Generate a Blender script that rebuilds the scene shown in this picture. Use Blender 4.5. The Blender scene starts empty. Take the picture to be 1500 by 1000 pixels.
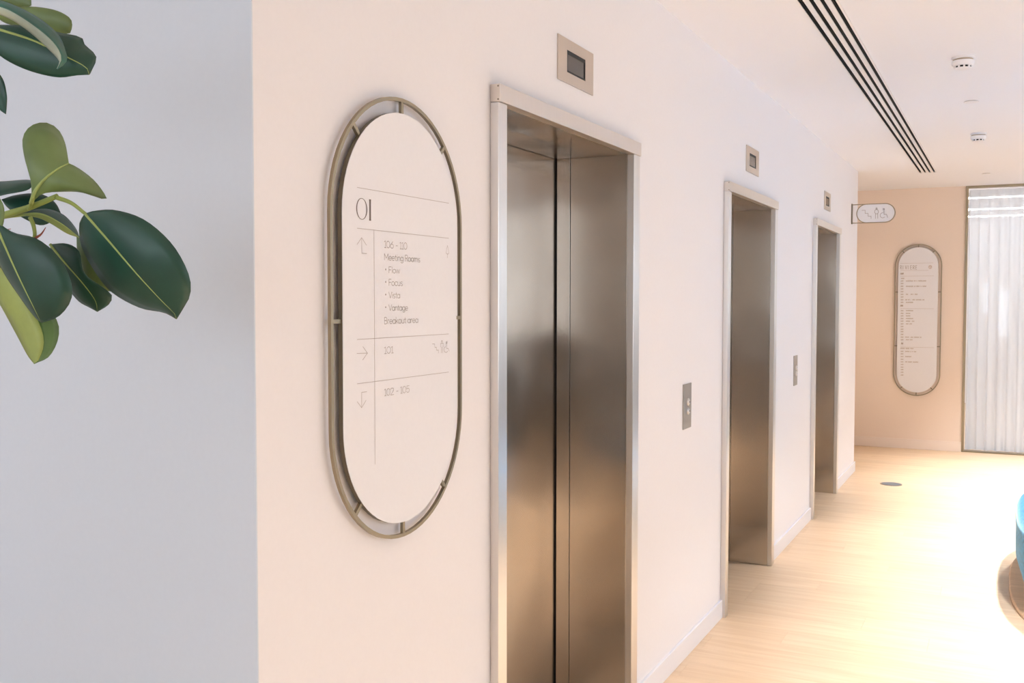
import bpy, bmesh, math, random
from mathutils import Vector, Matrix
random.seed(7)
scene = bpy.context.scene
col = scene.collection
PI = math.pi

# ------------------------------------------------------------------ camera
FPX = 1473.3
FWD = Vector((0.8956, 0.4430, -0.0416)).normalized()
RGT = Vector((0.4434, -0.8963, 0.0007)); RGT = (RGT - FWD * RGT.dot(FWD)).normalized()
UPV = RGT.cross(FWD)
EYE = Vector((0, 0, 1.55))
cam_data = bpy.data.cameras.new('camera')
cam_data.sensor_width = 36.0
cam_data.lens = FPX * 36.0 / 1500.0
cam_data.clip_start = 0.05
cam = bpy.data.objects.new('camera', cam_data)
col.objects.link(cam)
mw = Matrix((RGT, UPV, -FWD)).transposed().to_4x4()
mw.translation = EYE
cam.matrix_world = mw
scene.camera = cam

# ------------------------------------------------------------------ world, daylight, exposure
world = bpy.data.worlds.new('sky'); scene.world = world
world.use_nodes = True
wn = world.node_tree.nodes['Background']
wn.inputs['Color'].default_value = (0.80, 0.88, 0.98, 1)      # bright overcast sky
wn.inputs['Strength'].default_value = 5.0

def portal(name, loc, direction, sx, sy):
    d = bpy.data.lights.new(name, 'AREA'); d.shape = 'RECTANGLE'
    d.size = sx; d.size_y = sy
    d.cycles.is_portal = True
    o = bpy.data.objects.new(name, d); col.objects.link(o)
    o.location = loc
    o.rotation_euler = Vector(direction).to_track_quat('-Z', 'Z').to_euler()
    return o

vs = scene.view_settings
vs.view_transform = 'Standard'; vs.look = 'None'; vs.gamma = 1.0; vs.use_curve_mapping = False
vs.exposure = -0.2
scene.display_settings.display_device = 'sRGB'
cy = scene.cycles
cy.use_denoising = True
cy.max_bounces = 10; cy.diffuse_bounces = 6; cy.glossy_bounces = 6; cy.transmission_bounces = 6; cy.transparent_max_bounces = 12
cy.sample_clamp_indirect = 8.0
cy.caustics_reflective = False; cy.caustics_refractive = False

# ------------------------------------------------------------------ sizes (metres)
D = 1.2408          # lift wall plane (y)
XC = 1.446          # near corner of the lift wall
XE = 9.50           # far end of the lift wall
XB = 11.201         # back wall plane
H = 2.6988          # ceiling
YR = -4.6           # window wall on the right
XR = -4.0           # wall behind the camera
YL = 5.0            # far left

# measuring helpers: the sight line through a pixel of the 1500x1000 frame
def sight(u, v): return FWD + RGT * ((u - 750) / FPX) - UPV * ((v - 500) / FPX)
def at(u, v, dep): return EYE + sight(u, v) * dep
def on_y(u, v, y): d = sight(u, v); return EYE + d * (y / d.y)
def on_x(u, v, x): d = sight(u, v); return EYE + d * (x / d.x)

# ------------------------------------------------------------------ materials
def new_mat(name):
    m = bpy.data.materials.new(name); m.use_nodes = True
    nt = m.node_tree
    return m, nt, nt.nodes['Principled BSDF'], nt.links

def ramp(nt, c0, c1, p0=0.0, p1=1.0):
    r = nt.nodes.new('ShaderNodeValToRGB')
    r.color_ramp.elements[0].position = p0; r.color_ramp.elements[0].color = (*c0, 1)
    r.color_ramp.elements[1].position = p1; r.color_ramp.elements[1].color = (*c1, 1)
    return r

def coords(nt, kind='Object', scale=(1, 1, 1)):
    t = nt.nodes.new('ShaderNodeTexCoord'); mp = nt.nodes.new('ShaderNodeMapping')
    mp.inputs['Scale'].default_value = scale
    nt.links.new(t.outputs[kind], mp.inputs['Vector'])
    return mp

def paint(name, c, rough=0.6, var=0.005, bump=0.006, scale=90, spec=0.3):
    m, nt, b, L = new_mat(name)
    mp = coords(nt)
    n = nt.nodes.new('ShaderNodeTexNoise'); n.inputs['Scale'].default_value = scale; n.inputs['Detail'].default_value = 4
    L.new(mp.outputs[0], n.inputs['Vector'])
    r = ramp(nt, tuple(max(0, x - var) for x in c), tuple(min(1, x + var) for x in c), .3, .7)
    L.new(n.outputs['Fac'], r.inputs['Fac']); L.new(r.outputs['Color'], b.inputs['Base Color'])
    bp = nt.nodes.new('ShaderNodeBump'); bp.inputs['Strength'].default_value = bump; bp.inputs['Distance'].default_value = .002
    L.new(n.outputs['Fac'], bp.inputs['Height']); L.new(bp.outputs['Normal'], b.inputs['Normal'])
    b.inputs['Roughness'].default_value = rough
    b.inputs['Specular IOR Level'].default_value = spec
    return m

def metal(name, c, rough=0.3, aniso=0.0, grain=(160, 160, 3), amt=0.0, wave=0.0):
    m, nt, b, L = new_mat(name)
    mp = coords(nt, 'Object', grain)
    n = nt.nodes.new('ShaderNodeTexNoise'); n.inputs['Scale'].default_value = 1.0; n.inputs['Detail'].default_value = 3
    L.new(mp.outputs[0], n.inputs['Vector'])
    r = ramp(nt, tuple(x * .985 for x in c), tuple(min(1, x * 1.015) for x in c), .3, .7)
    L.new(n.outputs['Fac'], r.inputs['Fac']); L.new(r.outputs['Color'], b.inputs['Base Color'])
    mr = nt.nodes.new('ShaderNodeMapRange')
    mr.inputs['To Min'].default_value = rough - amt; mr.inputs['To Max'].default_value = rough + amt
    L.new(n.outputs['Fac'], mr.inputs['Value']); L.new(mr.outputs[0], b.inputs['Roughness'])
    b.inputs['Metallic'].default_value = 1.0
    if aniso:
        b.inputs['Anisotropic'].default_value = aniso
        tg = nt.nodes.new('ShaderNodeTangent'); tg.direction_type = 'RADIAL'; tg.axis = 'Z'
        L.new(tg.outputs[0], b.inputs['Tangent'])
    if wave:                                          # sheet metal is never quite flat
        mp2 = coords(nt, 'Object', (2.6, 2.6, 2.2))
        n2 = nt.nodes.new('ShaderNodeTexNoise'); n2.inputs['Scale'].default_value = 1.0; n2.inputs['Detail'].default_value = 1
        L.new(mp2.outputs[0], n2.inputs['Vector'])
        bp = nt.nodes.new('ShaderNodeBump'); bp.inputs['Strength'].default_value = 1.0; bp.inputs['Distance'].default_value = wave
        L.new(n2.outputs['Fac'], bp.inputs['Height']); L.new(bp.outputs['Normal'], b.inputs['Normal'])
    return m

def plain(name, c, rough=.5, spec=.4, emit=None, strength=1.0, metallic=0.0):
    m, nt, b, L = new_mat(name)
    b.inputs['Base Color'].default_value = (*c, 1); b.inputs['Roughness'].default_value = rough
    b.inputs['Specular IOR Level'].default_value = spec; b.inputs['Metallic'].default_value = metallic
    if emit:
        b.inputs['Emission Color'].default_value = (*emit, 1); b.inputs['Emission Strength'].default_value = strength
    return m

M_wall = paint('wall_paint', (.81, .795, .815))
M_wall_shade = paint('wall_paint_cool_shade', (.645, .705, .785))  # cool shade of the return wall put into its paint colour
M_wall_warm = paint('warm_lit_wall_paint', (.82, .70, .60))  # slightly beige, with the warm light of the far corner put into the colour
M_ceil = paint('ceiling_paint', (.88, .895, .95), rough=.8, bump=.02)
M_skirt = paint('skirting_gloss', (.80, .795, .825), rough=.35, bump=.01)
M_skirt_warm = paint('warm_lit_skirting', (.82, .72, .64), rough=.4, bump=.01)  # warm corner light put into the skirting colour too
M_steel = metal('brushed_steel', (.60, .545, .485), rough=.20, aniso=.85, wave=.012)
M_steel_l = metal('light_steel', (.74, .71, .68), rough=.34, aniso=.6)
M_header = metal('header_steel', (.72, .66, .60), rough=.34, aniso=.3)
M_plate = metal('plate_steel', (.43, .385, .335), rough=.36, aniso=.3)
M_indic = metal('indicator_steel', (.63, .55, .47), rough=.36, aniso=.3)
M_bronze = metal('bronze', (.34, .285, .20), rough=.42, grain=(300, 300, 300), amt=.04)
M_darkbronze = metal('dark_bronze', (.20, .17, .125), rough=.45, grain=(300, 300, 300), amt=.04)
M_panel = paint('sign_panel', (.79, .79, .82), rough=.42, var=.006, bump=.01)
M_ink = plain('sign_ink', (.42, .375, .36), .6)
M_inkfaint = plain('sign_ink_faint', (.50, .42, .36), .6)
M_inkdark = plain('sign_ink_dark', (.15, .125, .115), .6)
M_crest = plain('crest_ink', (.55, .43, .36), .6)
M_black = plain('black_recess', (.012, .014, .014), .6)
M_gap = plain('dark_gap', (.01, .011, .013), .7)
M_screen = plain('display_glass', (.035, .032, .03), .12, .6)
M_white = plain('white_plastic', (.84, .84, .87), .4)
M_tan = plain('tan_gasket', (.42, .36, .28), .6)
M_pot = paint('pot_glaze', (.55, .53, .50), rough=.4)
M_soil = paint('soil', (.07, .05, .035), rough=.95, var=.03, bump=.6, scale=60)
M_floor_disc = metal('floor_box_steel', (.34, .38, .43), rough=.5, grain=(80, 80, 80))

def wood(name, dark, light, rough=.42):
    m, nt, b, L = new_mat(name)
    tc = nt.nodes.new('ShaderNodeTexCoord'); oi = nt.nodes.new('ShaderNodeObjectInfo')
    mul = nt.nodes.new('ShaderNodeVectorMath'); mul.operation = 'SCALE'
    geo = nt.nodes.new('ShaderNodeNewGeometry')
    cb = nt.nodes.new('ShaderNodeCombineXYZ')
    m1 = nt.nodes.new('ShaderNodeMath'); m1.operation = 'MULTIPLY'; m1.inputs[1].default_value = 37.0
    L.new(oi.outputs['Random'], m1.inputs[0])
    ad = nt.nodes.new('ShaderNodeVectorMath'); ad.operation = 'ADD'
    L.new(m1.outputs[0], cb.inputs[0]); L.new(m1.outputs[0], cb.inputs[1]); L.new(m1.outputs[0], cb.inputs[2])
    L.new(tc.outputs['Object'], ad.inputs[0]); L.new(cb.outputs[0], ad.inputs[1])
    mp = nt.nodes.new('ShaderNodeMapping'); mp.inputs['Scale'].default_value = (34, 2.2, 10)
    L.new(ad.outputs[0], mp.inputs['Vector'])
    n = nt.nodes.new('ShaderNodeTexNoise'); n.inputs['Scale'].default_value = 1; n.inputs['Detail'].default_value = 5; n.inputs['Distortion'].default_value = .6
    L.new(mp.outputs[0], n.inputs['Vector'])
    r = ramp(nt, dark, light, .32, .68); L.new(n.outputs['Fac'], r.inputs['Fac'])
    hsv = nt.nodes.new('ShaderNodeHueSaturation')
    vr = nt.nodes.new('ShaderNodeMapRange'); vr.inputs['To Min'].default_value = .95; vr.inputs['To Max'].default_value = 1.04
    L.new(oi.outputs['Random'], vr.inputs['Value']); L.new(vr.outputs[0], hsv.inputs['Value'])
    L.new(r.outputs['Color'], hsv.inputs['Color']); L.new(hsv.outputs['Color'], b.inputs['Base Color'])
    b.inputs['Roughness'].default_value = rough
    b.inputs['Specular IOR Level'].default_value = .5
    bp = nt.nodes.new('ShaderNodeBump'); bp.inputs['Strength'].default_value = .05; bp.inputs['Distance'].default_value = .001
    L.new(n.outputs['Fac'], bp.inputs['Height']); L.new(bp.outputs['Normal'], b.inputs['Normal'])
    return m
M_oak = wood('pale_oak', (.68, .485, .31), (.765, .58, .40))
M_oakbase = wood('oak_plinth', (.55, .35, .20), (.68, .47, .30), .35)

def velvet():
    m, nt, b, L = new_mat('blue_velvet')
    mp = coords(nt)
    n = nt.nodes.new('ShaderNodeTexNoise'); n.inputs['Scale'].default_value = 55; n.inputs['Detail'].default_value = 6
    L.new(mp.outputs[0], n.inputs['Vector'])
    r = ramp(nt, (.0, .11, .28), (.005, .27, .56), .35, .65)
    L.new(n.outputs['Fac'], r.inputs['Fac']); L.new(r.outputs['Color'], b.inputs['Base Color'])
    b.inputs['Roughness'].default_value = .85
    b.inputs['Sheen Weight'].default_value = .6; b.inputs['Sheen Roughness'].default_value = .4
    b.inputs['Sheen Tint'].default_value = (.55, .85, 1, 1)
    bp = nt.nodes.new('ShaderNodeBump'); bp.inputs['Strength'].default_value = .35; bp.inputs['Distance'].default_value = .003
    L.new(n.outputs['Fac'], bp.inputs['Height']); L.new(bp.outputs['Normal'], b.inputs['Normal'])
    return m
M_velvet = velvet()

def sheer():
    m = bpy.data.materials.new('sheer_voile'); m.use_nodes = True
    nt = m.node_tree; nt.nodes.clear(); L = nt.links
    out = nt.nodes.new('ShaderNodeOutputMaterial')
    tr = nt.nodes.new('ShaderNodeBsdfTranslucent'); tr.inputs['Color'].default_value = (.62, .66, .71, 1)
    df = nt.nodes.new('ShaderNodeBsdfDiffuse'); df.inputs['Color'].default_value = (.84, .86, .90, 1)
    tp = nt.nodes.new('ShaderNodeBsdfTransparent')
    a = nt.nodes.new('ShaderNodeMixShader'); a.inputs[0].default_value = .35
    b = nt.nodes.new('ShaderNodeMixShader'); b.inputs[0].default_value = .06
    mp = coords(nt, 'Object', (900, 900, 900))
    L.new(tr.outputs[0], a.inputs[1]); L.new(df.outputs[0], a.inputs[2])
    L.new(a.outputs[0], b.inputs[1]); L.new(tp.outputs[0], b.inputs[2]); L.new(b.outputs[0], out.inputs['Surface'])
    nt.nodes.remove(mp)
    return m
M_sheer = sheer()

def leaf_mat(name, top, under, rough=.33):
    m, nt, b, L = new_mat(name)
    geo = nt.nodes.new('ShaderNodeNewGeometry')
    mp = coords(nt)
    n = nt.nodes.new('ShaderNodeTexNoise'); n.inputs['Scale'].default_value = 14; n.inputs['Detail'].default_value = 4
    L.new(mp.outputs[0], n.inputs['Vector'])
    r = ramp(nt, tuple(x * .75 for x in top), tuple(x * 1.25 for x in top), .3, .7)
    r2 = ramp(nt, tuple(x * .85 for x in under), tuple(x * 1.12 for x in under), .3, .7)
    L.new(n.outputs['Fac'], r.inputs['Fac']); L.new(n.outputs['Fac'], r2.inputs['Fac'])
    mx = nt.nodes.new('ShaderNodeMix'); mx.data_type = 'RGBA'
    L.new(geo.outputs['Backfacing'], mx.inputs['Factor'])
    L.new(r.outputs['Color'], mx.inputs['A']); L.new(r2.outputs['Color'], mx.inputs['B'])
    L.new(mx.outputs['Result'], b.inputs['Base Color'])
    b.inputs['Roughness'].default_value = rough
    b.inputs['Specular IOR Level'].default_value = .5
    b.inputs['Transmission Weight'].default_value = 0.0
    return m
M_leaf = leaf_mat('rubber_leaf', (.010, .055, .036), (.20, .25, .085), .42)
M_leaf_young = leaf_mat('young_rubber_leaf', (.13, .19, .065), (.20, .25, .085), .45)
M_leaf_lime = leaf_mat('lime_rubber_leaf', (.27, .33, .085), (.30, .36, .10), .5)
M_leaf_grey = leaf_mat('pale_rubber_leaf', (.36, .42, .34), (.36, .42, .34), .5)
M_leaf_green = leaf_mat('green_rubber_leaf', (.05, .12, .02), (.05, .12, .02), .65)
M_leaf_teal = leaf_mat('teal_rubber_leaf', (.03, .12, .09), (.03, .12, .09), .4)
M_rib = plain('leaf_midrib', (.34, .42, .13), .5)
M_stem = plain('plant_stem', (.27, .34, .085), .5)
M_bark = paint('plant_bark', (.22, .19, .12), rough=.8, var=.05, bump=.5, scale=40)
M_bud = plain('red_bud', (.25, .07, .05), .5)

# ------------------------------------------------------------------ mesh helpers
class MB:
    def __init__(s): s.v = []; s.f = []
    def add(s, vs_, fs):
        k = len(s.v); s.v += [tuple(p) for p in vs_]; s.f += [tuple(i + k for i in f) for f in fs]; return s
    def box(s, x0, x1, y0, y1, z0, z1):
        x0, x1 = sorted((x0, x1)); y0, y1 = sorted((y0, y1)); z0, z1 = sorted((z0, z1))
        return s.add([(x0, y0, z0), (x1, y0, z0), (x1, y1, z0), (x0, y1, z0), (x0, y0, z1), (x1, y0, z1), (x1, y1, z1), (x0, y1, z1)],
                     [(0, 3, 2, 1), (4, 5, 6, 7), (0, 1, 5, 4), (1, 2, 6, 5), (2, 3, 7, 6), (3, 0, 4, 7)])
    def lathe(s, prof, c, n=32, sx=1.0, sy=1.0, axis='z'):
        k = []
        for (r, z) in prof:
            for i in range(n):
                a = 2 * PI * i / n
                if axis == 'z': k.append((c[0] + r * sx * math.cos(a), c[1] + r * sy * math.sin(a), c[2] + z))
                else: k.append((c[0] + r * math.cos(a), c[1] - z, c[2] + r * math.sin(a)))
        fs = []
        for j in range(len(prof) - 1):
            for i in range(n):
                a, b = j * n + i, j * n + (i + 1) % n
                fs.append((a, b, b + n, a + n))
        fs.append(tuple(range(n - 1, -1, -1))); fs.append(tuple((len(prof) - 1) * n + i for i in range(n)))
        return s.add(k, fs)
    def tube(s, pts, r, n=8):
        pts = [Vector(p) for p in pts]; rs = r if isinstance(r, (list, tuple)) else [r] * len(pts)
        vs_ = []; N = len(pts)
        prev = None
        for i, p in enumerate(pts):
            t = (pts[min(i + 1, N - 1)] - pts[max(i - 1, 0)]).normalized()
            a = prev if prev is not None else (Vector((0, 0, 1)) if abs(t.z) < .9 else Vector((1, 0, 0)))
            a = (a - t * a.dot(t)).normalized(); b = t.cross(a); prev = a
            for k in range(n):
                q = 2 * PI * k / n
                vs_.append(p + (a * math.cos(q) + b * math.sin(q)) * rs[i])
        fs = [(i * n + k, i * n + (k + 1) % n, (i + 1) * n + (k + 1) % n, (i + 1) * n + k) for i in range(N - 1) for k in range(n)]
        fs += [tuple(range(n - 1, -1, -1)), tuple((N - 1) * n + k for k in range(n))]
        return s.add(vs_, fs)
    def build(s, name, m, parent=None, smooth=False, bevel=0.0, seg=2):
        me = bpy.data.meshes.new(name); me.from_pydata(s.v, [], s.f); me.update()
        bm = bmesh.new(); bm.from_mesh(me); bmesh.ops.recalc_face_normals(bm, faces=bm.faces[:]); bm.to_mesh(me); bm.free()
        me.materials.append(m)
        o = bpy.data.objects.new(name, me); col.objects.link(o)
        if smooth: me.polygons.foreach_set('use_smooth', [True] * len(me.polygons))
        if bevel:
            md = o.modifiers.new('bevel', 'BEVEL'); md.width = bevel; md.segments = seg; md.limit_method = 'ANGLE'; md.angle_limit = math.radians(40)
        if parent is not None:
            o.parent = parent
            o.matrix_parent_inverse = Matrix.Translation(-parent.location)
        return o

def tag(o, label=None, cat=None, group=None, kind=None):
    if label: o['label'] = label
    if cat: o['category'] = cat
    if group: o['group'] = group
    if kind: o['kind'] = kind
    return o
def empty(name, loc, label=None, cat=None, group=None, kind=None):
    o = bpy.data.objects.new(name, None); col.objects.link(o); o.location = loc; o.empty_display_size = .1
    return tag(o, label, cat, group, kind)
def struct(o, label=None):
    o['kind'] = 'structure'
    if label: o['label'] = label
    return o
def autosmooth(o, ang=35):
    bm = bmesh.new(); bm.from_mesh(o.data)
    for f in bm.faces: f.smooth = True
    for e in bm.edges:
        if len(e.link_faces) == 2 and e.calc_face_angle(0) > math.radians(ang): e.smooth = False
    bm.to_mesh(o.data); bm.free()

# ------------------------------------------------------------------ lifts: positions along the wall
LIFTS = [0.0, 2.4265, 4.870]
X0, X1, XI0, XI1 = 2.377, 3.508, 2.428, 3.444       # outer and inner edges of the first steel frame
ZS, ZT = 2.0707, 2.1174                             # underside and top of its header
YD = 1.523                                          # face of the lift doors

# ------------------------------------------------------------------ room shell
b = MB()
T = .14
edges = [XC] + sum([[XI0 - .012 + o, XI1 + .012 + o] for o in LIFTS], []) + [XE]
for i in range(0, len(edges), 2): b.box(edges[i], edges[i + 1], D, D + T, 0, H + .1)
for o in LIFTS: b.box(XI0 - .012 + o, XI1 + .012 + o, D, D + T, ZS + .008, H + .1)
struct(b.build('wall_left', M_wall), 'white plaster wall that holds the three lift doors')
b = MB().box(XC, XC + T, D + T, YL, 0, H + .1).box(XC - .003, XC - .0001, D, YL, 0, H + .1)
struct(b.build('wall_near', M_wall_shade), 'pale plaster return wall behind the rubber plant')
b = MB().box(XE - T, XE, D + T, YL, 0, H + .1)
struct(b.build('wall_corridor', M_wall), 'plaster wall of the side corridor past the last lift')
YW = .419                                           # left edge of the curtained opening in the back wall
b = MB().box(XB, XB + .16, YW, YL, 0, H + .1)
struct(b.build('wall_back', M_wall_warm), 'warm-lit wall at the end of the lift lobby')
b = MB().box(XR, XB + .16, YL, YL + T, 0, H + .1)
struct(b.build('wall_far_left', M_wall), 'plaster wall closing the lobby on the left')
# right-hand window wall
WINS = [(1.8, 5.0), (6.4, 9.2)]
SILL, HEAD = .78, 2.52
b = MB()
b.box(XR, XB + .16, YR - .2, YR, 0, SILL); b.box(XR, XB + .16, YR - .2, YR, HEAD, H + .1)
ed = [XR] + [e for w in WINS for e in w] + [XB + .16]
for i in range(0, len(ed), 2): b.box(ed[i], ed[i + 1], YR - .2, YR, SILL, HEAD)
struct(b.build('wall_right', M_wall), 'plaster window wall along the right of the lobby')
for i, (a, c) in enumerate(WINS):
    b = MB()
    b.box(a, c, YR - .14, YR - .09, SILL, SILL + .05); b.box(a, c, YR - .14, YR - .09, HEAD - .05, HEAD)
    for x in (a, (a + c) / 2 - .025, c - .05): b.box(x, x + .05, YR - .14, YR - .09, SILL + .05, HEAD - .05)
    struct(b.build('window_%d' % (i + 1), M_darkbronze), 'bronze framed window in the right-hand wall')
    portal('window_portal', ((a + c) / 2, YR - .22, (SILL + HEAD) / 2), (0, 1, 0), c - a, HEAD - SILL)
# wall behind the camera with a window
RW = (-2.2, 4.6); RS = .95
b = MB()
b.box(XR - .2, XR, YR - .2, YL + T, 0, RS); b.box(XR - .2, XR, YR - .2, YL + T, HEAD, H + .1)
b.box(XR - .2, XR, YR - .2, RW[0], RS, HEAD); b.box(XR - .2, XR, RW[1], YL + T, RS, HEAD)
struct(b.build('wall_rear', M_wall), 'plaster wall behind the viewpoint')
b = MB()
b.box(XR - .14, XR - .09, RW[0], RW[1], RS, RS + .05); b.box(XR - .14, XR - .09, RW[0], RW[1], HEAD - .05, HEAD)
for y in (RW[0], (RW[0] + RW[1]) / 2, RW[1] - .05): b.box(XR - .14, XR - .09, y, y + .05, RS + .05, HEAD - .05)
struct(b.build('window_3', M_darkbronze), 'bronze framed window behind the viewpoint')
portal('window_portal', (XR - .22, (RW[0] + RW[1]) / 2, (RS + HEAD) / 2), (1, 0, 0), RW[1] - RW[0], HEAD - RS)
M_darkpanel = paint('added_dark_panel', (.06, .045, .035), rough=.5, var=.01)  # unseen dark panels, added to darken the reflections in the steel
struct(MB().box(XR, XR + .02, YR, YL, 0, RS - .05).build('trim_2', M_darkpanel), 'dark panelling added under the rear window for the steel reflections')
struct(MB().box(XR + .02, XB, YR, YR + .02, 0, SILL - .05).build('trim_3', M_darkpanel), 'dark panelling added under the right-hand windows for the steel reflections')

# ceiling with a slot for the diffuser
SX0, SX1, SY0, SY1 = 1.6, 9.868, .612, .762
b = MB()
b.box(XR - .2, SX0, YR - .2, YL + T, H, H + .1); b.box(SX1, XB + .16, YR - .2, YL + T, H, H + .1)
b.box(SX0, SX1, YR - .2, SY0, H, H + .1); b.box(SX0, SX1, SY1, YL + T, H, H + .1)
struct(b.build('ceiling', M_ceil), 'smooth white plaster ceiling')

# floor: slab and oak boards running across the lobby
floor = MB().box(XR - .2, XB + .16, YR - .2, YL + T, -.12, -.012).build('floor', M_oak)
struct(floor, 'pale oak plank floor of the lift lobby')
PW, GAP = .19, .0006
plank_meshes = {}
def plank(x, y0, y1):
    Lh = round((y1 - y0) / 2, 3)
    if Lh not in plank_meshes:
        w = PW / 2 - GAP / 2; c = .0006
        me = bpy.data.meshes.new('plank')
        v = [(-w, -Lh, -.012), (w, -Lh, -.012), (w, Lh, -.012), (-w, Lh, -.012),
             (-w, -Lh, -c), (w, -Lh, -c), (w, Lh, -c), (-w, Lh, -c),
             (-w + c, -Lh + c, 0), (w - c, -Lh + c, 0), (w - c, Lh - c, 0), (-w + c, Lh - c, 0)]
        f = [(0, 1, 5, 4), (1, 2, 6, 5), (2, 3, 7, 6), (3, 0, 4, 7), (4, 5, 9, 8), (5, 6, 10, 9), (6, 7, 11, 10), (7, 4, 8, 11), (8, 9, 10, 11)]
        me.from_pydata(v, [], f); me.update(); me.materials.append(M_oak); plank_meshes[Lh] = me
    o = bpy.data.objects.new('plank', plank_meshes[Lh]); col.objects.link(o)
    o.location = (x, (y0 + y1) / 2, 0); o.parent = floor
    return o
rest = MB()
row = 0
x = XR - .2 + PW / 2
while x < XB + .16:
    inside = x > 3.2
    y = YR - .2 - random.choice([.0, .3, .6, .9, 1.2, 1.5])
    while y < YL + T:
        y1 = min(y + 1.8, YL + T); ys = max(y, YR - .2)
        shaft = (XC + T < x < XE - T) and ys > D + T
        if y1 - ys > .02 and not shaft:
            top = y1
            if XC + T < x < XE - T: top = min(y1, YD + .02)
            if top - ys > .01:
                if inside and top > -1.0 and ys < 2.4: plank(x, ys, top - GAP)
                else: rest.box(x - PW / 2 + GAP / 2, x + PW / 2 - GAP / 2, ys, top - GAP, -.012, 0)
        y += 1.8
    x += PW
ro = rest.build('plank_field', M_oak, floor); ro['kind'] = 'stuff'

# skirting boards
SK = .012; SH = .088
segs = [(XC - SK - .003, X0), (X1, X0 + LIFTS[1]), (X1 + LIFTS[1], X0 + LIFTS[2]), (X1 + LIFTS[2], XE + SK)]
base = empty('baseboard_left', (XC, D, 0), kind='structure'); base['label'] = 'white skirting boards along the lift wall'
for a, c in segs: MB().box(a, c, D - SK, D, 0, SH).build('skirting_board', M_skirt, base, bevel=.002)
struct(MB().box(XC - SK - .003, XC - .003, D, YL, 0, SH).build('baseboard_near', M_skirt, bevel=.002), 'white skirting under the wall behind the plant')
struct(MB().box(XE, XE + SK, D, YL, 0, SH).build('baseboard_corridor', M_skirt, bevel=.002), 'white skirting round the end of the lift wall')
struct(MB().box(XB - SK, XB, YW, YL, 0, SH + .012).build('baseboard_back', M_skirt_warm, bevel=.002), 'skirting board under the warm-lit back wall')

# ------------------------------------------------------------------ lift doors
def lift(off, n, label):
    root = empty('door_%d' % n, ((X0 + X1) / 2 + off, D, 0), label, None, None, 'structure')
    F = .025                                         # frame stands proud of the plaster
    def bx(name, m, *a, bevel=.0012):
        a = (a[0] + off, a[1] + off) + a[2:]
        return MB().box(*a).build(name, m, root, bevel=bevel)
    hd = bx('header', M_header, X0, X1, D - .030, D, ZS, ZT)
    for z in (ZS + .006, ZT - .006):
        MB().lathe([(.0, 0), (.0022, 0), (.0022, .001), (0, .001)], (0, 0, 0), 10).build('screw', M_darkbronze, hd)
        s = hd.children[-1]
        s.rotation_euler = (0, -PI / 2, 0); s.location = Vector((X0 + off - .0002, D - .024, z)); s.matrix_parent_inverse = Matrix.Identity(4)
        s.location -= root.location; s.parent = root
    bx('jamb', M_steel_l, X0, XI0, D - F, D, 0, ZS - .0005)
    bx('jamb', M_steel_l, XI1, X1, D - F, D, 0, ZS - .0005)
    # reveal linings
    bx('side_lining', M_steel, XI0 - .012, XI0, D + .0005, YD - .061, 0, ZS - .0008, bevel=.0006)
    bx('side_lining', M_steel, XI1, XI1 + .012, D + .0005, YD - .061, 0, ZS - .0008, bevel=.0006)
    bx('return_strip', M_steel, XI0 - .012, XI0 + .002, YD - .0585, YD - .007, 0, ZS - .0008, bevel=.0006)
    bx('return_strip', M_steel, XI1 - .002, XI1 + .012, YD - .0585, YD - .007, 0, ZS - .0008, bevel=.0006)
    bx('soffit_lining', M_steel, XI0 - .011, XI1 + .011, D + .0005, YD - .004, ZS - .0004, ZS + .006, bevel=0)
    mid = (XI0 + XI1) / 2
    bx('door_leaf', M_steel, XI0 - .03, mid - .0012, YD, YD + .03, .004, ZS + .01)
    bx('door_leaf', M_steel, mid + .0012, XI1 + .03, YD, YD + .03, .004, ZS + .01)
    bx('shaft_back', M_gap, XI0 - .06, XI1 + .06, YD + .05, YD + .06, 0, ZS + .03, bevel=0)
    bx('seal', M_gap, XI1 + .004, XI1 + .03, YD - .006, YD - .0005, 0, ZS + .004, bevel=0)
    bx('seal', M_gap, XI0 - .03, XI0 - .004, YD - .006, YD - .0005, 0, ZS + .004, bevel=0)
    return root
lift(LIFTS[0], 1, 'nearest steel lift doorway beside the oval directory sign')
lift(LIFTS[1], 2, 'middle steel lift doorway between the two call plates')
lift(LIFTS[2], 3, 'farthest steel lift doorway near the end of the wall')

# ------------------------------------------------------------------ lift indicators and call plates
def indicator(off, label):
    cx = 2.957 + off; cz = 2.285; w, h = .143, .0675
    root = empty('lift_indicator', (cx, D, cz - h), label, 'indicator', 'floor indicators above the lift doors')
    b = MB()
    ww, wh = .075, .034
    y0, y1 = D - .004, D - .0003
    b.box(cx - w, cx - ww, y0, y1, cz - h, cz + h); b.box(cx + ww, cx + w, y0, y1, cz - h, cz + h)
    b.box(cx - ww, cx + ww, y0, y1, cz + wh, cz + h); b.box(cx - ww, cx + ww, y0, y1, cz - h, cz - wh)
    b.build('face_plate', M_indic, root)
    b = MB(); e = .006
    b.box(cx - ww, cx - ww + e, y0 + .0006, y1, cz - wh, cz + wh); b.box(cx + ww - e, cx + ww, y0 + .0006, y1, cz - wh, cz + wh)
    b.box(cx - ww + e, cx + ww - e, y0 + .0006, y1, cz + wh - .011, cz + wh); b.box(cx - ww + e, cx + ww - e, y0 + .0006, y1, cz - wh, cz - wh + e)
    b.build('bezel', M_black, root)
    MB().box(cx - ww + e, cx + ww - e, y0 + .0022, y1, cz - wh + e, cz + wh - .011).build('screen', M_screen, root)
indicator(LIFTS[0], 'steel floor indicator above the nearest lift')
indicator(LIFTS[1], 'steel floor indicator above the middle lift')
indicator(LIFTS[2], 'small steel floor indicator above the farthest lift')

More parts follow.
